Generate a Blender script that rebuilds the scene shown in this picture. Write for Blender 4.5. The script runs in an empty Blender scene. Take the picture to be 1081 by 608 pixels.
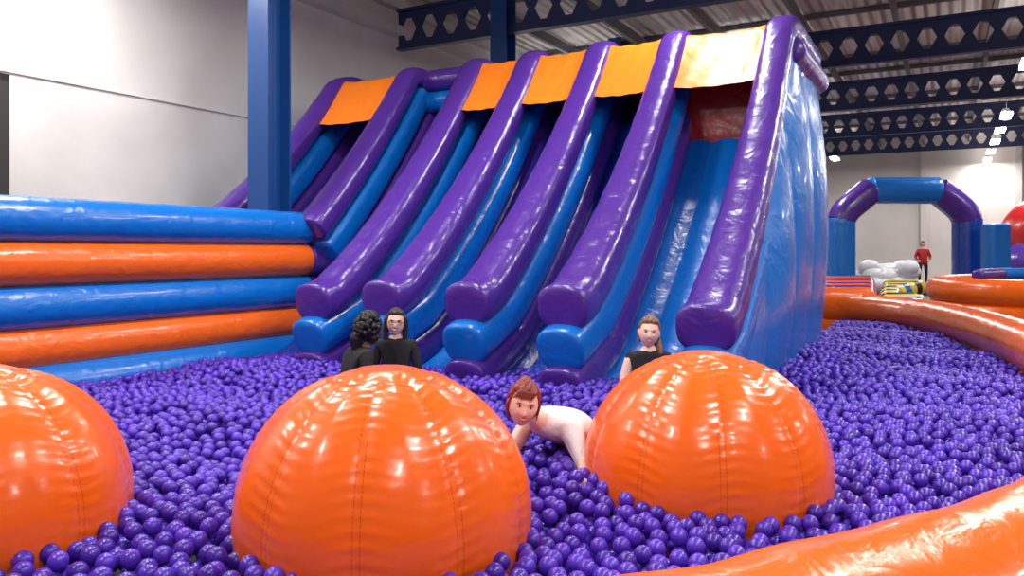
import bpy, math, random
import numpy as np
from mathutils import Vector, Matrix, Euler
random.seed(7); np.random.seed(7)
scene=bpy.context.scene
C=scene.collection
# ---------------------------------------------------------------- materials
def s2l(c):
    return tuple(((v/255)/12.92 if v/255<=.04045 else ((v/255+.055)/1.055)**2.4) for v in c)+(1,)
def base_mat(name,rgb,rough=.5,coat=0,spec=.5,metal=0):
    m=bpy.data.materials.new(name); m.use_nodes=True
    nt=m.node_tree; b=nt.nodes['Principled BSDF']
    b.inputs['Base Color'].default_value=s2l(rgb)
    b.inputs['Roughness'].default_value=rough
    b.inputs['Metallic'].default_value=metal
    b.inputs['Specular IOR Level'].default_value=spec
    b.inputs['Coat Weight'].default_value=coat
    b.inputs['Coat Roughness'].default_value=.08
    return m,nt,b
def add_bump(nt,b,scale=6,strength=.3,dist=.02,detail=4,vec=(1,1,1),distort=0.0):
    tc=nt.nodes.new('ShaderNodeTexCoord'); mp=nt.nodes.new('ShaderNodeMapping')
    mp.inputs['Scale'].default_value=vec
    n=nt.nodes.new('ShaderNodeTexNoise'); n.inputs['Scale'].default_value=scale
    n.inputs['Detail'].default_value=detail; n.inputs['Distortion'].default_value=distort
    bp=nt.nodes.new('ShaderNodeBump'); bp.inputs['Strength'].default_value=strength
    bp.inputs['Distance'].default_value=dist
    nt.links.new(tc.outputs['Object'],mp.inputs[0]); nt.links.new(mp.outputs[0],n.inputs['Vector'])
    nt.links.new(n.outputs['Fac'],bp.inputs['Height']); nt.links.new(bp.outputs[0],b.inputs['Normal'])
    return n,tc
def color_noise(nt,b,n_scale,c1,c2,tc=None):
    n=nt.nodes.new('ShaderNodeTexNoise'); n.inputs['Scale'].default_value=n_scale; n.inputs['Detail'].default_value=5
    r=nt.nodes.new('ShaderNodeValToRGB')
    r.color_ramp.elements[0].position=.35; r.color_ramp.elements[1].position=.65
    r.color_ramp.elements[0].color=s2l(c1); r.color_ramp.elements[1].color=s2l(c2)
    if tc: nt.links.new(tc.outputs['Object'],n.inputs['Vector'])
    nt.links.new(n.outputs['Fac'],r.inputs[0]); nt.links.new(r.outputs[0],b.inputs['Base Color'])
def vinyl(name,rgb,rough=.27):
    m,nt,b=base_mat(name,rgb,rough,.22)
    add_bump(nt,b,5,.5,.035,5,distort=.8)
    return m
M_PUR=vinyl('purple_vinyl',(76,40,140)); M_BLU=vinyl('blue_vinyl',(6,108,200)); M_ORG=vinyl('orange_vinyl',(240,102,18))
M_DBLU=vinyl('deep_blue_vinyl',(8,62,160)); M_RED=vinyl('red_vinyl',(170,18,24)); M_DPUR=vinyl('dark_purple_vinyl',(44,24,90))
M_CAN,nt,b=base_mat('orange_canopy_cloth',(246,128,26),.38,.1); add_bump(nt,b,3,.4,.04,5,distort=1.5)
M_WHT,_,_=base_mat('white_vinyl',(215,215,220),.4)
M_YEL,_,_=base_mat('yellow_vinyl',(235,200,30),.35)
M_BLK,_,_=base_mat('black_vinyl',(20,20,22),.4)
M_STEEL,nt,b=base_mat('blue_painted_steel',(10,66,130),.45); add_bump(nt,b,8,.1,.01)
M_TRUSS,_,_=base_mat('navy_painted_steel',(38,54,98),.5)
M_PURLIN,_,_=base_mat('grey_purlin_steel',(112,110,114),.6)
M_EAVE,_,_=base_mat('white_painted_steel',(210,206,202),.6)
M_LAMP,nt,b=base_mat('lamp_diffuser',(255,250,240),.5); b.inputs['Emission Color'].default_value=(1,.97,.92,1); b.inputs['Emission Strength'].default_value=26
M_WALL,nt,b=base_mat('painted_block_wall',(220,217,214),.8)
n,tc=add_bump(nt,b,2.5,.3,.03,8); color_noise(nt,b,.7,(214,211,208),(228,225,222),tc)
M_FWALL,nt,b=base_mat('far_painted_wall',(206,198,194),.8); n,tc=add_bump(nt,b,2,.2,.02); color_noise(nt,b,.25,(196,188,184),(218,211,207),tc)
M_FLOOR,nt,b=base_mat('grey_floor',(95,92,95),.5); n,tc=add_bump(nt,b,20,.1,.01); color_noise(nt,b,1.2,(80,78,82),(110,106,108),tc)
M_ROOF,nt,b=base_mat('corrugated_roof',(208,202,198),.7)
w=nt.nodes.new('ShaderNodeTexWave'); w.inputs['Scale'].default_value=1.2; tc=nt.nodes.new('ShaderNodeTexCoord'); mp=nt.nodes.new('ShaderNodeMapping')
mp.inputs['Rotation'].default_value=(0,0,math.radians(29)); nt.links.new(tc.outputs['Object'],mp.inputs[0]); nt.links.new(mp.outputs[0],w.inputs[0])
bp=nt.nodes.new('ShaderNodeBump'); bp.inputs['Strength'].default_value=.8; bp.inputs['Distance'].default_value=.1
nt.links.new(w.outputs['Fac'],bp.inputs['Height']); nt.links.new(bp.outputs[0],b.inputs['Normal'])
M_GLASS,_,_=base_mat('dark_window_glass',(30,34,40),.1)
M_TRIM,_,_=base_mat('dark_frame',(50,46,46),.5)
# balls
M_BALL,nt,b=base_mat('purple_plastic_ball',(82,44,176),.3,.0)
oi=nt.nodes.new('ShaderNodeObjectInfo'); r=nt.nodes.new('ShaderNodeValToRGB')
r.color_ramp.elements[0].color=s2l((58,28,146)); r.color_ramp.elements[1].color=s2l((86,50,192))
nt.links.new(oi.outputs['Random'],r.inputs[0]); nt.links.new(r.outputs[0],b.inputs['Base Color'])
# dome material with stitched seams
NG=10
def dome_mat(cx,cy,rot):
    m,nt,b=base_mat('orange_dome_vinyl',(240,102,18),.27,.18)
    N=nt.nodes; L=nt.links
    tc=N.new('ShaderNodeTexCoord'); sx=N.new('ShaderNodeSeparateXYZ'); L.new(tc.outputs['Object'],sx.inputs[0])
    def mth(op,a,bb=None):
        q=N.new('ShaderNodeMath'); q.operation=op
        for i,v in enumerate((a,bb)):
            if v is None: continue
            if isinstance(v,(int,float)): q.inputs[i].default_value=v
            else: L.new(v,q.inputs[i])
        return q.outputs[0]
    X=sx.outputs[0]; Y=sx.outputs[1]
    a=mth('ARCTAN2',Y,X); a=mth('ADD',a,-rot+20*math.pi); a=mth('MULTIPLY',a,NG/(2*math.pi)); f=mth('FRACT',a)
    d=mth('ABSOLUTE',mth('SUBTRACT',f,.5)); d=mth('SUBTRACT',.5,d)
    rr=mth('SQRT',mth('ADD',mth('MULTIPLY',X,X),mth('MULTIPLY',Y,Y)))
    dist=mth('MULTIPLY',mth('MULTIPLY',d,rr),2*math.pi/NG)
    l1=mth('LESS_THAN',mth('ABSOLUTE',mth('SUBTRACT',dist,.014)),.0022)
    dash=mth('LESS_THAN',mth('FRACT',mth('MULTIPLY',sx.outputs[2],60)),.75)
    l1=mth('MULTIPLY',l1,dash)
    out=mth('GREATER_THAN',rr,.22)
    l1=mth('MULTIPLY',l1,out)
    ring=mth('LESS_THAN',mth('ABSOLUTE',mth('SUBTRACT',rr,.225)),.003)
    l=mth('MAXIMUM',l1,ring)
    mx=N.new('ShaderNodeMix'); mx.data_type='RGBA'; L.new(l,mx.inputs['Factor'])
    mx.inputs[6].default_value=s2l((240,102,18)); mx.inputs[7].default_value=s2l((196,78,22))
    L.new(mx.outputs[2],b.inputs['Base Color'])
    n=N.new('ShaderNodeTexNoise'); n.inputs['Scale'].default_value=7; n.inputs['Detail'].default_value=4; L.new(tc.outputs['Object'],n.inputs[0])
    bp=N.new('ShaderNodeBump'); bp.inputs['Strength'].default_value=.2; bp.inputs['Distance'].default_value=.02
    L.new(n.outputs['Fac'],bp.inputs['Height']); L.new(bp.outputs[0],b.inputs['Normal'])
    return m
# ---------------------------------------------------------------- helpers
def empty(name,loc=(0,0,0)):
    e=bpy.data.objects.new(name,None); e.location=loc; e.empty_display_size=.2; C.objects.link(e); return e
def par(o,p):
    if p is not None:
        o.parent=p; o.matrix_parent_inverse=Matrix.Translation(-Vector(p.location))
def mk(name,verts,faces,mat,parent=None,smooth=True,loc=None):
    me=bpy.data.meshes.new(name); 
    if loc is not None:
        verts=[(v[0]-loc[0],v[1]-loc[1],v[2]-loc[2]) for v in verts]
    me.from_pydata([tuple(map(float,v)) for v in verts],[],faces); me.update()
    mats=mat if isinstance(mat,(list,tuple)) else [mat]
    for m in mats: me.materials.append(m)
    if smooth: me.polygons.foreach_set('use_smooth',[True]*len(me.polygons))
    o=bpy.data.objects.new(name,me); C.objects.link(o)
    if loc is not None: o.location=loc
    par(o,parent); return o
def sweep(name,pts,rad,mat,parent=None,n=28,side=None,exp=2.0,cap=True,ratio=1.0,ripple=0.0,ret=False,capf=.5):
    """tube along pts; closed rounded ends; 'exp' superellipse exponent"""
    P=[Vector(p) for p in pts]
    seg=[0]
    for i in range(1,len(P)): seg.append(seg[-1]+(P[i]-P[i-1]).length)
    L=seg[-1]; step=max(.05,min(rad)/3 if hasattr(rad,'__iter__') else rad/3)
    if ret: step=max(L/40,.002)
    K=max(4,int(L/step)); 
    R=list(rad) if hasattr(rad,'__iter__') else [rad]*len(P)
    A=np.array([list(p) for p in P]); u=np.linspace(0,L,K+1)
    Q=np.stack([np.interp(u,seg,A[:,k]) for k in range(3)],1)
    RR=np.interp(u,seg,R)
    for _ in range(3):
        Q2=Q.copy(); Q2[1:-1]=(Q[:-2]+2*Q[1:-1]+Q[2:])/4; Q=Q2
    def frame(i):
        a=Q[max(i-1,0)]; c=Q[min(i+1,K)]; t=Vector(c-a).normalized()
        s=Vector(side) if side is not None else t.cross(Vector((0,0,1)))
        if s.length<1e-4: s=Vector((1,0,0))
        s=(s-t*s.dot(t)).normalized(); up=s.cross(t).normalized(); return t,s,up
    V=[];ringc=0
    def ring(c,s,up,r):
        nonlocal ringc
        for k in range(n):
            a=2*math.pi*k/n; ca,sa=math.cos(a),math.sin(a)
            x=math.copysign(abs(ca)**(2/exp),ca); y=math.copysign(abs(sa)**(2/exp),sa)
            V.append(Vector(c)+s*(x*r)+up*(y*r*ratio))
        ringc+=1
    capn=6
    ce=.55 if capf>=.4 else .35
    t,s,up=frame(0)
    if cap:
        for j in range(capn):
            a=(j+.4)/capn*math.pi/2
            ring(Vector(Q[0])-t*(RR[0]*capf*math.cos(a)),s,up,RR[0]*math.sin(a)**ce)
    for i in range(K+1):
        t,s,up=frame(i); ring(Q[i],s,up,RR[i]*(1+ripple*math.sin(u[i]*9+i*.3)))
    if cap:
        for j in range(capn)[::-1]:
            a=(j+.4)/capn*math.pi/2
            ring(Vector(Q[K])+t*(RR[K]*capf*math.cos(a)),s,up,RR[K]*math.sin(a)**ce)
    F=[]
    for i in range(ringc-1):
        for k in range(n):
            k2=(k+1)%n; F.append((i*n+k,i*n+k2,(i+1)*n+k2,(i+1)*n+k))
    F.append(tuple(range(n))[::-1]); F.append(tuple((ringc-1)*n+k for k in range(n)))
    if ret: return V,F
    return mk(name,V,F,mat,parent)
class MB:
    def __init__(s): s.v=[];s.f=[];s.m=[]
    def add(s,V,F,mi=0):
        o=len(s.v); s.v+= [tuple(v) for v in V]; s.f+=[tuple(i+o for i in f) for f in F]; s.m+=[mi]*len(F)
    def box(s,c,ax,ay,az,mi=0):
        c=Vector(c);ax=Vector(ax);ay=Vector(ay);az=Vector(az)
        V=[c+ax*i+ay*j+az*k for i in(-1,1) for j in(-1,1) for k in(-1,1)]
        F=[(0,1,3,2),(4,6,7,5),(0,4,5,1),(2,3,7,6),(0,2,6,4),(1,5,7,3)]
        s.add(V,F,mi)
    def ell(s,c,r,M=None,mi=0,nu=16,nv=10):
        V=[];F=[]
        for j in range(nv+1):
            th=math.pi*j/nv
            for i in range(nu):
                a=2*math.pi*i/nu
                p=Vector((r[0]*math.sin(th)*math.cos(a),r[1]*math.sin(th)*math.sin(a),r[2]*math.cos(th)))+Vector(c)
                V.append(p if M is None else M@p)
        for j in range(nv):
            for i in range(nu):
                i2=(i+1)%nu; F.append((j*nu+i,(j+1)*nu+i,(j+1)*nu+i2,j*nu+i2))
        s.add(V,F,mi)
    def make(s,name,mats,parent=None,smooth=True):
        o=mk(name,s.v,s.f,mats,parent,smooth)
        for p,i in zip(o.data.polygons,s.m): p.material_index=i
        return o
def grid(fn,nu,nv):
    V=[fn(i/nu,j/nv) for j in range(nv+1) for i in range(nu+1)]
    F=[(j*(nu+1)+i,j*(nu+1)+i+1,(j+1)*(nu+1)+i+1,(j+1)*(nu+1)+i) for j in range(nv) for i in range(nu)]
    return V,F
# hall coordinate frame: D = depth direction of slide, Rw = along the row (to the left)
D=Vector((.4856,.8742,0)); Rw=Vector((-.8742,.4856,0)); B0=Vector((.58,7.4,0)); Z=Vector((0,0,1))
def W(s,t,z): return B0+Rw*s+D*t+Z*z
def ST(x,y):
    r=Vector((x,y,0))-B0; return r.dot(Rw),r.dot(D)
# ---------------------------------------------------------------- room
def slab(name,s0,s1,t0,t1,z0,z1,mat,parent=None):
    m=MB(); m.box(W((s0+s1)/2,(t0+t1)/2,(z0+z1)/2),Rw*(s1-s0)/2,D*(t1-t0)/2,Z*(z1-z0)/2); return m.make(name,[mat],parent,False)
slab('floor',-22,7.6,-14,38.2,-.1,0,M_FLOOR)
slab('wall_left',7.5,7.7,-14,38.2,0,7.4,M_WALL)
slab('wall_back',-22,7.7,38,38.2,0,7.4,M_FWALL)
slab('wall_right',-22.2,-22,-14,38.2,0,7.4,M_FWALL)
slab('ceiling',-22.2,7.7,-14,38.2,7.4,7.5,M_ROOF)
slab('trim_1',7.2,7.5,-14,38,6.35,6.55,M_EAVE)
slab('trim_2',7.3,7.5,-14,38,6.95,7.15,M_EAVE)
slab('trim_3',7.475,7.5,-10,14,4.0,4.02,M_EAVE)
for i,s in enumerate((-2,-6,-10)): slab('trim_%d'%(4+i),s-.15,s+.15,37.8,38,0,7,M_FWALL)
slab('door_1',-4.9,-3.9,37.9,37.99,0,2.1,M_TRIM)
w=empty('window_1',W(7.45,-1.7,3.1))
slab('glass',7.44,7.5,-2.6,-1.22,2.2,3.85,M_GLASS,w)
for (a,b_,c,d) in ((-1.22,-1.1,2.1,3.95),(-2.7,-2.6,2.1,3.95),(-2.7,-1.1,3.85,3.95),(-2.7,-1.1,2.1,2.2)):
    slab('frame',7.38,7.5,a,b_,c,d,M_TRIM,w)
# columns (I section)
K0=Vector((-3.19,10.35,0))
def column(k):
    p=K0+D*k; e=empty('steel_column',p); m=MB(); h=3.7
    for sg in(-1,1): m.box(p+D*(.19*sg)+Z*h,Rw*.18,D*.014,Z*h)
    m.box(p+Z*h,Rw*.012,D*.19,Z*h)
    m.box(p+Z*.02,Rw*.3,D*.3,Z*.02)
    m.make('i_section',[M_STEEL],e,False)
for k in (0,6.2,12.4,18.6,24.8,31): column(k)
def truss(k):
    p=K0+D*k; s0,_=ST(p.x,p.y); e=empty('roof_truss',p+Z*6.1); m=MB()
    n=46; cell=.54; z0,z1=6.06,6.88
    Lh=n*cell/2; ctr=p-Rw*(Lh-2.6)
    for z in (z0,z1): m.box(ctr+Z*z,Rw*Lh,D*.09,Z*.03)
    zm=(z0+z1)/2; hh=(z1-z0)/2
    for i in range(n):
        c=ctr+Rw*(-Lh+cell*(i+.5))+Z*zm
        O=[(-cell/2,0),(-cell/2,hh),(cell/2,hh),(cell/2,0),(cell/2,-hh),(-cell/2,-hh)]
        H=[(-.2,0),(-.07,.24),(.07,.24),(.2,0),(.07,-.24),(-.07,-.24)]
        for off in (-.012,.012):
            V=[c+Rw*a+Z*b_+D*off for a,b_ in O+H]
            m.add(V,[(q,(q+1)%6,6+(q+1)%6,6+q) for q in range(6)])
    m.make('castellated_beam',[M_TRUSS],e,False)
for k in (6.2,12.4,18.6,24.8,31): truss(k)
e=empty('roof_purlins',W(-6,10,7.1)); m=MB()
for i in range(14): m.box(W(6-2*i,12,7.2),Rw*.05,D*26,Z*.12)
for i in range(22): m.box(W(-7,-12+i*2.3,7.33),Rw*14.5,D*.04,Z*.06)
m.make('purlin_bars',[M_PURLIN],e,False)
# ---------------------------------------------------------------- lights
def lamp(s,t,p=150,z=6.0):
    e=empty('ceiling_light',W(s,t,z)); slab('housing',s-.05,s+.05,t-.6,t+.6,z+.09,z+.15,M_EAVE,e)
    slab('diffuser',s-.15,s+.15,t-.55,t+.55,z+.01,z+.09,M_LAMP,e)
    mm=MB(); mm.box(W(s,t,z+.75),Rw*.01,D*.01,Z*.6); mm.make('hanger',[M_PURLIN],e,False)
    l=bpy.data.lights.new('lamp','AREA'); l.shape='RECTANGLE'; l.size=.3; l.size_y=1.1; l.energy=p; l.color=(1,.97,.93)
    o=bpy.data.objects.new('lamp',l); C.objects.link(o); o.location=W(s,t,z)
    ang=math.atan2(D.y,D.x)-math.pi/2; o.rotation_euler=(0,0,ang); par(o,e)
for t in (-8,-4,0,4.5,9,15,23,26.5,30,33.5,37): lamp(-4.7,t)
for t in (-8,-4,-.5,14,21,27,33): lamp(1.6,t)
lamp(-.3,3.0,85)
for t in (-6,-1,13): lamp(5.9,t,150)  # middle lamp is added out of view to brighten the left wall
for t in (-6,2,10,20,30): lamp(-12,t,180)
wd=bpy.data.worlds.new('World'); scene.world=wd; wd.use_nodes=True
wd.node_tree.nodes['Background'].inputs[0].default_value=(.85,.88,1,1); wd.node_tree.nodes['Background'].inputs[1].default_value=.2
# ---------------------------------------------------------------- slide
SL=empty('inflatable_slide',W(2,3,0))
def prof(t): return 1.22+.66*t+.113*t*t if t>0 else 1.22+.15*t
DZ=dict(A=-.12,B=0,C=0,D=.0,E=-.05,F=0,G=.42)
def nrm(t):
    sl=.66+.226*max(t,0); l=math.hypot(1,sl); return sl/l,-1/l
SS=dict(A=-1.31,B=0,C=1.04,D=2.09,E=3.04,F=4.24,G=5.68)
TB=5.2
def divider(nm,s,tstart,back):
    dz=DZ[nm]
    g=lambda t:dz*max(0,1-t/3.1)
    ts=[tstart+.02+i*(3.1-tstart)/24 for i in range(25)]
    p1=[W(s,t,prof(t)+g(t)) for t in ts]
    r=[.255-.075*max(0,t)/3.1 for t in ts]
    if back>4: p1+=[W(s,3.25,4.42),W(s,3.45,4.46),W(s,back,4.42)]; r+=[.185,.19,.19]
    else: p1+=[W(s,3.22,4.42),W(s,3.4,4.44),W(s,3.8,4.36)]; r+=[.175,.175,.17]
    sweep('purple_tube_'+nm,p1,r,M_PUR,SL,side=Rw,exp=2.7,ripple=.012,capf=.2,ratio=.84)
    for off,z0,mat,lab,dt in ((.38,.80,M_BLU,'blue',.03),(.74,.44,M_PUR,'lower_purple',.0)):
        p=[W(s,-.25-dt,z0+dz)] if tstart<0 else []
        rr=[.24] if p else []
        for t in ts:
            a,b_=nrm(t); tt=t+a*off; zz=prof(t)+b_*off+g(t)
            if tt>.12+off*.5 or tstart>0: p.append(W(s,tt,zz)); rr.append(.24-.05*max(0,t)/3.1)
        sweep(lab+'_tube_'+nm,p,rr,mat,SL,side=Rw,exp=2.7,capf=.2,ratio=.88)
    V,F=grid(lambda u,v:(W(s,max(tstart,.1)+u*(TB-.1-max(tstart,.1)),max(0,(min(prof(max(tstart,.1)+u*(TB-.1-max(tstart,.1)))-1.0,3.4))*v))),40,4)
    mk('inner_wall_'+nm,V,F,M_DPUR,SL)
for k,s in SS.items(): divider(k,s,.98 if k in 'F' else (.7 if k=='G' else -.25),TB-.05 if k in 'AG' else 3.8)
names='ABCDEFG'
for a,b_ in zip(names[:-1],names[1:]):
    s0,s1=SS[a]+.1,SS[b_]-.1
    t0=1.2 if a=='F' else -.35
    def bed(u,v):
        t=t0+v*(3.6-t0); nx,nz=nrm(t); k=.86
        if t<.0: tt=t; z=.40+.12*t
        else:
            w_=min(1,t/.6); tt=t+nx*k*w_; z=(.40)*(1-w_)+(prof(t)+nz*k)*w_
        if z>3.5: z=3.5
        return W(s0+(s1-s0)*u,tt,z+.05*abs(math.sin(u*math.pi*3)))
    V,F=grid(bed,36,50); mk('slide_bed_'+a+b_,V,F,M_BLU if a in 'AC' else M_DBLU,SL)
    if a!='E':
        def can(u,v):
            t=2.5+v*.95; z=prof(t) if t<3.1 else 4.352+(t-3.1)*.1
            return W(s0+(s1-s0)*u,t,z+.10-.03*math.sin(math.pi*u)+.004*math.sin(u*23+v*9)*(1+v))
        V,F=grid(can,30,20); mk('orange_canopy_'+a+b_,V,F,M_CAN,SL)
        V,F=grid(lambda u,v:W(s0+(s1-s0)*u,3.45+.15*math.sin(v*1.5),4.48-.25*v),4,4); mk('canopy_return_'+a+b_,V,F,M_CAN,SL)
    else:
        sweep('cross_tube_top',[W(s0,3.5,4.38),W(s1,3.5,4.38)],.17,M_PUR,SL)
        sweep('cross_tube_mid',[W(s0,3.5,4.05),W(s1,3.5,4.05)],.16,M_BLU,SL)
    cu=3.2 if a=='A' else 4.7
    V,F=grid(lambda u,v:W(s0+(s1-s0)*u,cu,(2.5 if a=='A' else 3.2)+(1.7 if a=='A' else 1.2)*v),2,2)
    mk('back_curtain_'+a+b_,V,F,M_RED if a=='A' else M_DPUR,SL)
V,F=grid(lambda u,v:W(-1.3+6.9*u,3.35+(TB-3.35)*v,4.36),8,8); mk('top_cover',V,F,M_DBLU,SL)
V,F=grid(lambda u,v:W(-1.3+6.9*u,TB,4.36*v),8,8); mk('rear_wall',V,F,M_DBLU,SL)
for nm,sg,s,ts0 in (('right',-1,-1.42,.05),('left',1,5.8,1.2)):
    def sidef(u,v):
        t=ts0+(TB+.05-ts0)*u; top=(prof(t)-.12) if t<3.1 else 4.2
        if nm=='right': top-=.12*max(0,1-t/3.1)
        top=min(top,4.2)
        z=.15+(top-.15)*v
        pan=abs(math.sin(math.pi*(t+.2)/1.3))**.5
        edge=min(1,(1-u)*12)**.5
        bl=.25*math.sin(math.pi*min(v*.95+.05,1))**.7*(.62+.38*pan)*edge*min(1,.3+u*2.2)
        return W(s+sg*bl,t,z)
    V,F=grid(sidef,130,50); mk('side_panel_'+nm,V,F,M_BLU,SL)
sweep('upper_side_tube',[W(-1.44,3.1,4.1),W(-1.44,TB-.05,4.1)],.17,M_PUR,SL,side=Rw)
# ---------------------------------------------------------------- left wall of stacked tubes
LW=empty('inflatable_barrier_wall',W(4.5,-2,0))
zz=[.78,1.17,1.58,1.99]; cols=[M_ORG,M_BLU,M_ORG,M_BLU]
for i,(z,mt) in enumerate(zip(zz,cols)):
    sweep('tube_%d'%i,[W(4.45,-7.5,z),W(4.45,-3,z),W(4.42,1.02,z)],.225,mt,LW,ripple=.008,capf=.12)
    sweep('end_tube_%d'%i,[W(4.42,1.08,z),W(4.38,3.2,z)],.225,M_PUR if i!=1 else M_DPUR,LW,capf=.12)
sweep('base_tube',[W(4.38,-7.5,.4),W(4.34,1.2,.4)],.25,M_BLU,LW)
# ---------------------------------------------------------------- pit wall
PW=empty('pit_wall',(3,3,0))
path=[(-6.2,4.6),(-5.2,2.9),(-3.2,1.78),(-1.2,1.55),(.28,1.81),(.80,2.04),(1.79,2.60),(3.05,3.75),(4.3,5.25),(5.25,7.5),(6.1,10.1),(6.5,12.3),(6.2,13.9),(5.5,14.6),(4.5,14.9)]
def catmull(P,n=10):
    out=[]
    for i in range(len(P)-1):
        p0=P[max(i-1,0)];p1=P[i];p2=P[i+1];p3=P[min(i+2,len(P)-1)]
        for k in range(n):
            t=k/n
            out.append(tuple(.5*((2*b)+(-a+c)*t+(2*a-5*b+4*c-d)*t*t+(-a+3*b-3*c+d)*t**3) for a,b,c,d in zip(p0,p1,p2,p3)))
    out.append(P[-1]); return out
cp=catmull(path)
sweep('upper_tube',[(x,y,.65) for x,y in cp],.28,M_ORG,PW,ripple=.012,n=36)
sweep('lower_tube',[(x,y,.27) for x,y in cp],.29,M_ORG,PW,ripple=.012,n=36)
# ---------------------------------------------------------------- domes
DOMES=[(-2.41,3.5,.66),(-.567,3.50,.655),(1.04,4.22,.655)]
for i,(x,y,R) in enumerate(DOMES):
    rot=[.3,.31,.2][i]; zc=[.55,.55,.525][i]
    V=[];nu,nv=300,120
    for j in range(nv+1):
        th=math.pi*j/nv
        for k in range(nu):
            a=2*math.pi*k/nu
            f=((a-rot)*NG/(2*math.pi))%1; d=min(f,1-f)*2*math.pi/NG*math.sin(th)*R
            seam=math.exp(-(d/.03)**2)
            soft=math.exp(-(d/.11)**2)
            st=math.sin(th); on=1 if st*R>.2 else max(0,(st*R-.12)/.08)
            r=R*(1-(.008*seam+.02*soft)*on)+ on*soft*.0026*math.sin(th*R*110+3*math.sin(a*7))
            zz_=r*math.cos(th)
            rr=r*st
            if zz_>0: zz_=zz_*(1-.03*math.exp(-(rr/.25)**2))
            cap=abs(rr-.225)
            if zz_>0: zz_-=.006*math.exp(-(cap/.012)**2)
            V.append((x+rr*math.cos(a),y+rr*math.sin(a),zc+zz_))
    F=[(j*nu+k,(j+1)*nu+k,(j+1)*nu+(k+1)%nu,j*nu+(k+1)%nu) for j in range(nv) for k in range(nu)]
    mk('orange_inflatable_dome',V,F,dome_mat(x,y,rot),None,loc=(x,y,zc))
# ---------------------------------------------------------------- balls
poly=cp+[tuple(W(1,6.5,0))[:2],tuple(W(4.6,3,0))[:2]]
def inpoly(x,y):
    c=False; n=len(poly); j=n-1
    for i in range(n):
        xi,yi=poly[i];xj,yj=poly[j]
        if (yi>y)!=(yj>y) and x<(xj-xi)*(y-yi)/(yj-yi)+xi: c=not c
        j=i
    return c
def ok(x,y):
    if y<1.5 or abs(x)/y>.95: return False
    s,t=ST(x,y)
    if s>4.3: return False
    if s>-1.4 and t>.35: return False
    if not inpoly(x,y): return False
    for dx,dy,R in DOMES:
        if (x-dx)**2+(y-dy)**2<(R-.01)**2: return False
    return True
def und(x,y): return .022*math.sin(x*2.3+1.1*math.sin(y*1.7))+.02*math.sin(y*2.9+x*1.3)+.012*math.sin(x*6.1+y*4.7)+.05*math.exp(-((x-.2)**2+(y-4.2)**2)/.25)
Dm=.078; cs=.08
def poisson(rmin,tries,zf):
    G={}; pts=[]
    xs=np.random.uniform(-6.2,7,tries); ys=np.random.uniform(1.4,15,tries)
    for x,y in zip(xs,ys):
        gi,gj=int(x//cs),int(y//cs); good=True
        for a in(-1,0,1):
            for b in(-1,0,1):
                for q in G.get((gi+a,gj+b),()):
                    if (q[0]-x)**2+(q[1]-y)**2<rmin*rmin: good=False;break
                if not good:break
            if not good:break
        if good and ok(x,y):
            p=(x,y,zf(x,y)); G.setdefault((gi,gj),[]).append(p); pts.append(p)
    return G,pts
G1,p1=poisson(.069,180000,lambda x,y:.395+und(x,y))
def rest(x,y):
    gi,gj=int(x//cs),int(y//cs); z=.36
    for a in(-1,0,1):
        for b in(-1,0,1):
            for q in G1.get((gi+a,gj+b),()):
                d2=(q[0]-x)**2+(q[1]-y)**2
                if d2<Dm*Dm: z=max(z,q[2]+math.sqrt(Dm*Dm-d2))
    return z
G2,p2=poisson(.073,220000,rest)
pts=p1+p2
print('balls',len(pts))
me=bpy.data.meshes.new('ball_pit_balls'); me.from_pydata(pts,[],[]); bo=bpy.data.objects.new('ball_pit_balls',me); C.objects.link(bo)
ng=bpy.data.node_groups.new('balls','GeometryNodeTree'); ng.interface.new_socket('Geometry',in_out='INPUT',socket_type='NodeSocketGeometry'); ng.interface.new_socket('Geometry',in_out='OUTPUT',socket_type='NodeSocketGeometry')
gi=ng.nodes.new('NodeGroupInput');go=ng.nodes.new('NodeGroupOutput'); ic=ng.nodes.new('GeometryNodeMeshUVSphere'); ic.inputs['Segments'].default_value=20; ic.inputs['Rings'].default_value=12; ic.inputs['Radius'].default_value=.039
sm=ng.nodes.new('GeometryNodeSetShadeSmooth'); st=ng.nodes.new('GeometryNodeSetMaterial'); st.inputs['Material'].default_value=M_BALL; ip=ng.nodes.new('GeometryNodeInstanceOnPoints')
ng.links.new(ic.outputs[0],sm.inputs[0]);ng.links.new(sm.outputs[0],st.inputs[0]);ng.links.new(st.outputs[0],ip.inputs['Instance']);ng.links.new(gi.outputs[0],ip.inputs['Points']);ng.links.new(ip.outputs[0],go.inputs[0])
bo.modifiers.new('gn','NODES').node_group=ng
me.materials.append(M_BALL)
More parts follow.
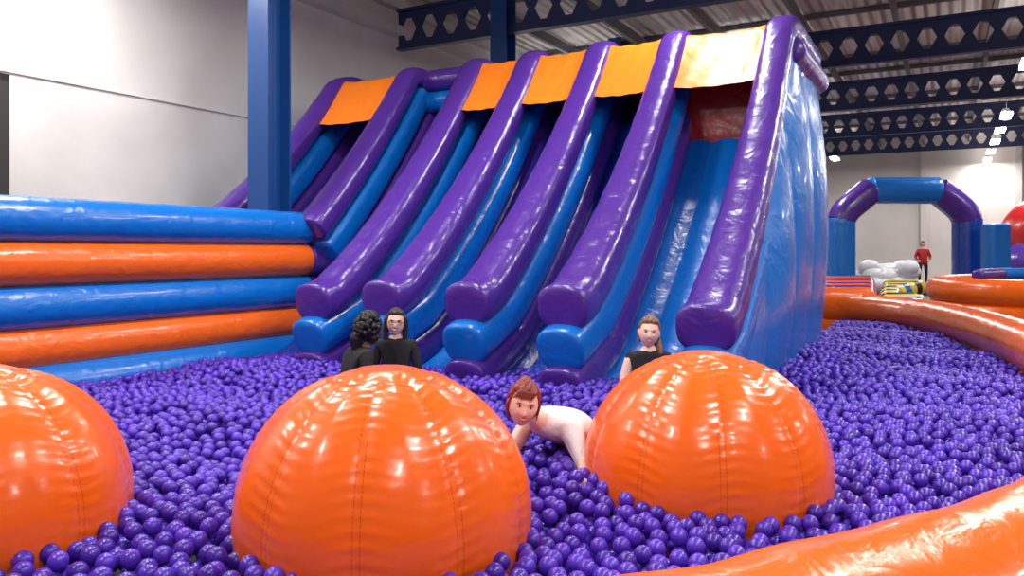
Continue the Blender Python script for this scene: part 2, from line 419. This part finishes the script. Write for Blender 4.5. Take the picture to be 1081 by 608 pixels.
# ---------------------------------------------------------------- people
def skinm(rgb):
    m,nt,b=base_mat('skin',rgb,.5); b.inputs['Subsurface Weight'].default_value=.04; b.inputs['Subsurface Radius'].default_value=(.02,.008,.004); b.inputs['Subsurface Scale'].default_value=.3; return m
M_LIP,_,_=base_mat('lips',(190,104,98),.45); M_TEETH,_,_=base_mat('teeth',(238,234,226),.3); M_EYE,_,_=base_mat('eye_white',(228,226,222),.2); M_IRIS,_,_=base_mat('iris',(45,35,30),.2)
def hairm(rgb):
    m,nt,b=base_mat('hair',rgb,.45); add_bump(nt,b,60,.8,.01,3,vec=(1,1,.15)); return m
def cloth(name,rgb):
    m,nt,b=base_mat(name,rgb,.85); add_bump(nt,b,14,.5,.02,5); return m
def hd(x,y,z,sc=1.0,feat=True):
    X=.079*x*sc; Y=.093*y*sc; Zz=.115*z*sc
    if z<0:
        X*=1-.25*(-z)**1.8
        if y>0: Y*=1-.4*(-z)**1.3
    if y<0: Y*=1-.06*abs(x)
    if feat and y<0:
        if z>-.3: rz=max(0,min(1,(.16-z)/.36))
        else: rz=max(0,1-(-.3-z)/.07)
        Y-=.022*math.exp(-(x/(.09+.06*rz))**2)*rz
        Y+=.009*math.exp(-((abs(x)-.38)**2)/.03-((z-.06)**2)/.012)
        Y-=.004*math.exp(-(z-.24)**2/.008)*math.exp(-(x/.6)**4)
        Y-=.004*math.exp(-(x/.25)**2-(z+.5)**2/.006)
        Y-=.009*math.exp(-(x/.26)**2-(z+.86)**2/.03)
        Y-=.004*math.exp(-((abs(x)-.5)**2)/.03-((z+.25)**2)/.04)
    return (X,Y,Zz)
def head(e,pos,yaw,pitch,roll,skin,hair,style,glasses=False,sc=1.0,smile=True):
    M=Matrix.Translation(pos)@Euler((pitch,roll,yaw),'XYZ').to_matrix().to_4x4()@Matrix.Scale(sc,4)
    nu,nv=72,56; V=[];U=[]
    for j in range(nv+1):
        th=math.pi*j/nv
        for i in range(nu):
            a=2*math.pi*i/nu; u=(math.sin(th)*math.cos(a),math.sin(th)*math.sin(a),math.cos(th)); U.append(u); V.append(M@Vector(hd(*u)))
    F=[(j*nu+i,(j+1)*nu+i,(j+1)*nu+(i+1)%nu,j*nu+(i+1)%nu) for j in range(nv) for i in range(nu)]
    mk('head',V,F,skin,e)
    m=MB()
    for sg in(-1,1):
        m.ell((sg*.0295,-.0715,.007),(.0135,.011,.0085),M,0); m.ell((sg*.0295,-.0805,.007),(.0055,.0035,.0055),M,1)
        m.ell((sg*.079,.008,-.008),(.009,.017,.03),M,2)
        m.ell((sg*.031,-.0845,.027),(.018,.004,.0025),M,3)
        m.ell((sg*.0295,-.0775,.0155),(.0145,.0075,.0025),M,3)
    up=.011 if smile else .001
    pa=[];pb=[]
    for k in range(9):
        x=-.028+.056*k/8; q=(x/.028)**2
        pa.append(M@Vector((x,-.0862+.012*q,-.052+up*q))); pb.append(M@Vector((x*.96,-.0852+.012*q,-.064+(up*1.9)*q)))
    V1,F1=sweep('',pa,[.001*sc]+[.0024*sc]*7+[.001*sc],None,n=8,ret=True); m.add(V1,F1,4)
    V1,F1=sweep('',pb,[.001*sc]+[.0032*sc]*7+[.001*sc],None,n=8,ret=True); m.add(V1,F1,4)
    if smile:
        V1,F1=grid(lambda u,v:M@Vector(((-.026+.052*u),-.0868+.011*((u-.5)*2)**2,(-.053+up*((u-.5)*2)**2)*(1-v)+v*(-.062+up*1.8*((u-.5)*2)**2))),12,3); m.add(V1,F1,5)
    if glasses:
        for sg in(-1,1):
            ring=[M@Vector((sg*.031+.022*math.cos(a),-.096+.01*abs(math.cos(a)) ,.006+.018*math.sin(a))) for a in [i*2*math.pi/16 for i in range(17)]]
            V1,F1=sweep('',ring,.0022*sc,None,n=6,ret=True,cap=False); m.add(V1,F1,3)
            V1,F1=sweep('',[M@Vector((sg*.053,-.088,.01)),M@Vector((sg*.082,.0,.008))],.002*sc,None,n=6,ret=True); m.add(V1,F1,3)
        V1,F1=sweep('',[M@Vector((-.01,-.1,.01)),M@Vector((.01,-.1,.01))],.002*sc,None,n=6,ret=True); m.add(V1,F1,3)
    m.make('face_features',[M_EYE,M_IRIS,skin,hair,M_LIP,M_TEETH],e)
    V=[];F=[];keep=[]
    for u in U:
        x,y,z=u
        hx,hy,hz=hd(x,y,z,1.0,False)
        h=max(z-.60+.1*abs(x),min(y+.42,z-.18),min(y+.04,z+.72))
        q=max(0,min(1,h/.14)); q=q*q*(3-2*q)
        th=-.004+(.019+.004*math.sin(x*17+z*5)*math.sin(y*13))*q
        k=1+th/.09
        V.append(M@Vector((hx*k,hy*k,hz*k)))
        keep.append(h>-.08)
    for f in [(j*nu+i,(j+1)*nu+i,(j+1)*nu+(i+1)%nu,j*nu+(i+1)%nu) for j in range(nv) for i in range(nu)]:
        if all(keep[q] for q in f): F.append(f)
    mk('hair',V,F,hair,e)
    m=MB()
    if style=='pony':
        V1,F1=sweep('',[M@Vector((0,.09,.05)),M@Vector((0,.135,.02)),M@Vector((.01,.14,-.06)),M@Vector((.0,.12,-.16))],[.028*sc,.036*sc,.03*sc,.01],None,n=14,ret=True); m.add(V1,F1,0)
    if style=='long':
        for sg in(-1,1):
            for j,(ox,oy) in enumerate(((0,0),(.006,.03),(-.004,.055))):
                V1,F1=sweep('',[M@Vector((sg*(.045+ox),-.02+oy,.095)),M@Vector((sg*(.082+ox),-.015+oy,.03)),M@Vector((sg*(.088+ox),.0+oy,-.07)),M@Vector((sg*(.085+ox),-.0+oy,-.15)),M@Vector((sg*(.075+ox),-.03+oy,-.24))],[.012*sc,.02*sc,.021*sc,.019*sc,.006],None,n=10,ret=True); m.add(V1,F1,0)
    if style=='side':
        V1,F1=sweep('',[M@Vector((.02,.08,.0)),M@Vector((.075,.06,-.07)),M@Vector((.095,.0,-.14)),M@Vector((.09,-.04,-.22))],[.035*sc,.034*sc,.03*sc,.01],None,n=14,ret=True); m.add(V1,F1,0)
    if style=='big':
        random.seed(3)
        for k in range(170):
            a=random.uniform(0,6.28); b_=random.uniform(-.6,1.4)
            p=Vector((.092*math.cos(a)*math.cos(b_),.03+.108*math.sin(a)*math.cos(b_),.02+.135*math.sin(b_)))
            if p.y<-.03 and p.z<.05: continue
            m.ell(p,(.024,.024,.028),M,0,10,8)
        V1,F1=sweep('',[M@Vector((0,.09,.02)),M@Vector((.01,.12,-.08)),M@Vector((.0,.1,-.2))],[.05*sc,.055*sc,.03*sc],None,n=14,ret=True); m.add(V1,F1,0)
    if style=='fringe':
        m.ell((0,.06,.1),(.04,.045,.035),M,0)
        for k in range(8):
            x=-.055+.0135*k
            V1,F1=sweep('',[M@Vector((.03+x*.3,-.03,.112)),M@Vector((x*.9+.008,-.072,.083)),M@Vector((x-.014,-.088,.052+.0*k))],[.012*sc,.0105*sc,.004],None,n=8,ret=True); m.add(V1,F1,0)
        for sg in(-1,1):
            V1,F1=sweep('',[M@Vector((sg*.064,-.03,.06)),M@Vector((sg*.083,-.02,0)),M@Vector((sg*.08,-.02,-.07))],[.01*sc,.009*sc,.003],None,n=8,ret=True); m.add(V1,F1,0)
    if m.v: m.make('hair_strands',[hair],e)
def body(e,J,E,mats,tag):
    nm=list(J); idx={k:i for i,k in enumerate(nm)}
    me=bpy.data.meshes.new('b'); me.from_pydata([J[k][0] for k in nm],[(idx[a],idx[b]) for a,b in E],[]); o=bpy.data.objects.new('b',me); C.objects.link(o)
    o.modifiers.new('s','SKIN'); sd=me.skin_vertices[0].data
    for k in nm:
        r=J[k][1]; sd[idx[k]].radius=(r,r); sd[idx[k]].use_root=(k=='pelvis')
    ss=o.modifiers.new('ss','SUBSURF'); ss.levels=3; ss.render_levels=3
    dg=bpy.context.evaluated_depsgraph_get(); dg.update(); ev=o.evaluated_get(dg); m2=bpy.data.meshes.new_from_object(ev)
    bpy.data.objects.remove(o); m2.materials.clear()
    for m in mats: m2.materials.append(m)
    S=[(Vector(J[a][0]),Vector(J[b][0]),tag.get((a,b),0),J[a][1],J[b][1]) for a,b in E]
    for p in m2.polygons:
        c=p.center; best=9;mi=0
        for a,b,t,ra,rb in S:
            ab=b-a; k=max(0,min(1,(c-a).dot(ab)/max(ab.length_squared,1e-9))); d=(c-a-ab*k).length-(ra+(rb-ra)*k)
            if d<best: best=d; mi=t
        p.material_index=mi; p.use_smooth=True
    ob=bpy.data.objects.new('body',m2); C.objects.link(ob); par(ob,e)
def hand(e,wrist,dirv,palmn,skin,side=1,curl=.5):
    d=Vector(dirv).normalized(); n=Vector(palmn); n=(n-d*n.dot(d)).normalized(); s=d.cross(n)*side
    w=Vector(wrist); m=MB(); R=Matrix((s,d,n)).transposed().to_4x4(); M=Matrix.Translation(w)@R
    m.ell((0,.045,0),(.04,.055,.015),M)
    for k,(x,l) in enumerate(((-.028,.068),(-.009,.078),(.010,.073),(.028,.056))):
        P=[Vector((x,.075,0))]; a=0
        for q in range(3):
            a+=curl*.6; ll=l*(.45,.32,.23)[q]; P.append(P[-1]+Vector((x*.05,ll*math.cos(a),-ll*math.sin(a))))
        V1,F1=sweep('',[M@p for p in P],[.0095,.009,.008,.007],None,n=10,ret=True); m.add(V1,F1)
    V1,F1=sweep('',[M@Vector(p) for p in ((-.03,.025,0),(-.052,.045,-.008),(-.062,.07,-.016))],[.012,.011,.008],None,n=10,ret=True); m.add(V1,F1)
    m.make('hand',[skin],e)
EDG=[('pelvis','spine'),('spine','chest'),('chest','neckb'),('neckb','neckt'),
     ('chest','shL'),('shL','elL'),('elL','wrL'),('chest','shR'),('shR','elR'),('elR','wrR'),
     ('pelvis','hipL'),('hipL','knL'),('knL','anL'),('anL','toL'),('pelvis','hipR'),('hipR','knR'),('knR','anR'),('anR','toR')]
RAD=dict(pelvis=.135,spine=.115,chest=.135,neckb=.066,neckt=.052,shL=.064,shR=.064,elL=.042,elR=.042,wrL=.028,wrR=.028,hipL=.09,hipR=.09,knL=.06,knR=.06,anL=.038,anR=.038,toL=.03,toR=.03)
def person(name,origin,yaw,J,skinrgb,hairrgb,style,top,legs,headp,hrot=(0,0,0),sleeve='short',glasses=False,smile=True,hsc=1.0,rad=None,xtag=None):
    e=empty(name,origin); sk=skinm(skinrgb); hr=hairm(hairrgb)
    M=Matrix.Translation(origin)@Matrix.Rotation(yaw,4,'Z')
    R2=dict(RAD); R2.update(rad or {})
    JJ={k:(tuple(M@Vector(v)),R2[k]) for k,v in J.items()}
    tag={('neckb','neckt'):1,('elL','wrL'):1,('elR','wrR'):1}
    if sleeve=='none': tag.update({('shL','elL'):1,('shR','elR'):1})
    for a,b in EDG[10:]: tag[(a,b)]=2
    if sleeve=='long': tag.pop(('elL','wrL'));tag.pop(('elR','wrR'))
    tag.update(xtag or {})
    body(e,JJ,EDG,[top,sk,legs],tag)
    head(e,M@Vector(headp),yaw+hrot[2],hrot[0],hrot[1],sk,hr,style,glasses,hsc,smile)
    for q in 'LR':
        a=Vector(JJ['el'+q][0]);b=Vector(JJ['wr'+q][0]); hand(e,b,b-a,Vector((0,-.3,1)) if abs((b-a).normalized().z)<.8 else Vector((1 if q=='L' else -1,0,0)),sk,1 if q=='R' else -1)
    return e
SIT=dict(pelvis=(0,0,0),spine=(0,-.01,.18),chest=(0,0,.37),neckb=(0,0,.52),neckt=(0,-.01,.60),
 shL=(.16,0,.47),elL=(.22,-.06,.21),wrL=(.17,-.27,.14),shR=(-.16,0,.47),elR=(-.22,-.06,.21),wrR=(-.17,-.27,.14),
 hipL=(.1,-.02,-.02),knL=(.14,-.42,.06),anL=(.14,-.78,-.12),toL=(.14,-.92,-.1),hipR=(-.1,-.02,-.02),knR=(-.14,-.42,.06),anR=(-.14,-.78,-.12),toR=(-.14,-.92,-.1))
BLKT=cloth('black_top',(22,22,26)); WHTT=cloth('white_top',(226,222,224)); JEAN=cloth('dark_trousers',(28,30,42)); REDT=cloth('red_shirt',(165,28,30))
person('woman',(-1.10,7.45,.34),.1,SIT,(232,190,170),(48,30,24),'long',BLKT,JEAN,(0,-.02,.685),(0,.06,.0),'short',True,hsc=1.06)
J=dict(SIT); J.update(elL=(.2,-.12,.2),wrL=(.05,-.28,.25),spine=(.0,-.05,.17),chest=(0,-.1,.34),neckb=(0,-.15,.47),neckt=(0,-.18,.55),shL=(.155,-.1,.42),shR=(-.155,-.1,.42))
person('woman',(-1.46,7.05,.34),2.2,J,(92,62,50),(16,13,14),'big',BLKT,JEAN,(0,-.21,.63),(.15,0,.0),'long',smile=False,hsc=1.08,rad=dict(chest=.15,spine=.14,shL=.075,shR=.075))
person('woman',(1.15,6.6,.33),-.12,SIT,(236,196,178),(120,84,58),'side',BLKT,JEAN,(0,-.02,.69),(0,.09,-.0),'none',hsc=1.08)
KN=dict(pelvis=(.46,4.95,.56),spine=(.37,4.76,.655),chest=(.27,4.58,.70),neckb=(.16,4.43,.74),neckt=(.105,4.36,.785),
 shL=(.34,4.43,.68),elL=(.39,4.28,.54),wrL=(.37,4.10,.51),shR=(.10,4.60,.71),elR=(-.02,4.45,.54),wrR=(-.02,4.26,.49),
 hipL=(.53,4.91,.45),knL=(.48,4.7,.12),anL=(.66,5.1,.08),toL=(.72,5.2,.05),hipR=(.37,5.0,.45),knR=(.22,4.8,.12),anR=(.38,5.2,.08),toR=(.42,5.3,.05))
person('woman',(0,0,0),0,KN,(234,190,172),(128,44,34),'fringe',WHTT,JEAN,(.062,4.27,.87),(.12,.16,.1),'none',rad=dict(spine=.14,chest=.15,shL=.075,neckb=.07),xtag={('shL','elL'):0,('shR','elR'):1},hsc=1.03)
ST_=dict(pelvis=(0,0,.92),spine=(0,0,1.08),chest=(0,0,1.26),neckb=(0,0,1.42),neckt=(0,0,1.5),
 shL=(.18,0,1.36),elL=(.27,0,1.1),wrL=(.2,-.17,1.0),shR=(-.18,0,1.36),elR=(-.27,0,1.1),wrR=(-.2,-.17,1.0),
 hipL=(.1,0,.88),knL=(.12,-.02,.48),anL=(.12,.02,.08),toL=(.13,-.14,.035),hipR=(-.1,0,.88),knR=(-.12,-.02,.48),anR=(-.12,.02,.08),toR=(-.13,-.14,.035))
person('man',(16.2,31,.35),-.3,ST_,(190,140,115),(30,22,20),'short',REDT,JEAN,(0,-.01,1.62),(0,0,0),'long',rad=dict(chest=.17,spine=.16,pelvis=.16,shL=.085,shR=.085,elL=.06,elR=.06))
e=empty('foam_platform',(16.2,31.2,0)); m=MB(); m.box((16.2,31.2,.175),(1.6,0,0),(0,1.2,0),(0,0,.175)); o=m.make('platform_block',[M_DBLU],e,False); bv=o.modifiers.new('b','BEVEL'); bv.width=.08; bv.segments=4
# ---------------------------------------------------------------- background inflatables
AR=empty('inflatable_arch',(13,26,0))
ax0,ax1,ay=10.88,15.05,26
def seg(nm,pts,mat): sweep(nm,pts,.44,mat,AR,capf=.12,n=24,exp=2.3)
seg('left_leg',[(ax0,ay,.1),(ax0,ay,2.75)],M_BLU)
seg('left_shoulder',[(ax0,ay,2.7),(ax0+.1,ay,3.0),(ax0+1.0,ay,3.72)],M_PUR)
seg('top_beam',[(ax0+1.0,ay,3.7),(ax1-1.0,ay,3.7)],M_BLU)
seg('right_shoulder',[(ax1-1.0,ay,3.72),(ax1-.1,ay,3.0),(ax1,ay,2.7)],M_PUR)
seg('right_leg',[(ax1,ay,.1),(ax1,ay,2.75)],M_DBLU)
e=empty('inflatable_pillar',(15.5,24.6,0)); sweep('pillar_body',[(15.3,24.9,.2),(15.3,24.9,2.5)],.36,M_BLU,e,exp=4,capf=.2)
sweep('pillar_base',[(15.3,24.9,.05),(15.3,24.9,.3)],.42,M_PUR,e,exp=4,capf=.2)
e=empty('red_inflatable_dome',(19.2,27.3,0)); m=MB(); m.ell((19.4,27.6,2.2),(2.0,2.0,1.6),None,0,40,24); m.ell((19.2,27.3,1.2),(2.2,2.1,1.2),None,1,40,20); m.make('dome_shell',[M_RED,M_PUR],e)
e=empty('inflatable_purple_post',(10.1,27,0)); sweep('post',[(10.25,27,.2),(10.25,27,2.2)],.28,M_PUR,e); sweep('cross_bar',[(9.6,27,2.7),(10.9,27,2.7)],.2,M_PUR,e); sweep('brace',[(10.3,27,2.1),(10.3,27,2.75)],.2,M_PUR,e)
e=empty('white_foam_pile',(14.0,29,0)); m=MB(); random.seed(5)
for k in range(34): m.ell((14.0+random.uniform(-.8,.7),29.2+random.uniform(-.5,.5),.3+random.uniform(0,.85)),(.38,.3,.28),None,0)
m.make('foam_lumps',[M_WHT],e)
# orange ring pool
e=empty('inflatable_pool',(13.2,18.3,0))
for i,(z,mt) in enumerate(((.3,M_ORG),(.80,M_ORG))):
    ringp=[(13.0+2.9*math.cos(a),17.9+2.9*math.sin(a),z) for a in [k*2*math.pi/60 for k in range(61)]]
    sweep('ring_%d'%i,ringp,.3,mt,e,cap=False)
sweep('top_pad',[(11.4,19.2,1.1),(12.6,20.3,1.1)],.16,M_PUR,e); sweep('top_pad_blue',[(12.7,20.4,1.1),(14.4,20.6,1.1)],.16,M_BLU,e)
# striped track
e=empty('inflatable_obstacle_track',(9,18,0)); m=MB()
cl=[M_ORG,M_PUR,M_BLU,M_YEL,M_BLK]
for i in range(10):
    y=15.8+i*.85; V1,F1=sweep('',[(y*.385,y,.68),(y*.455,y+.15,.68)],.3,None,n=14,ret=True); m.add(V1,F1,[0,1][i%2])
for i in range(12):
    y=16.5+i*.85; x1=min(y*.52,9.3+max(0,i-4)*.6); V1,F1=sweep('',[(y*.478,y,.5),(max(x1,y*.488),y+.1,.5)],.25,None,n=14,ret=True); m.add(V1,F1,[2,3,4,3][i%4])
m.make('striped_tubes',cl,e)
# ---------------------------------------------------------------- camera
cam=bpy.data.cameras.new('camera'); co=bpy.data.objects.new('camera',cam); C.objects.link(co)
co.location=(0,0,1.7); co.rotation_euler=(math.pi/2,0,0); cam.sensor_width=36; cam.lens=830/1081*36; cam.shift_y=-39/1081; cam.clip_end=200
scene.camera=co
scene.view_settings.view_transform='Standard'
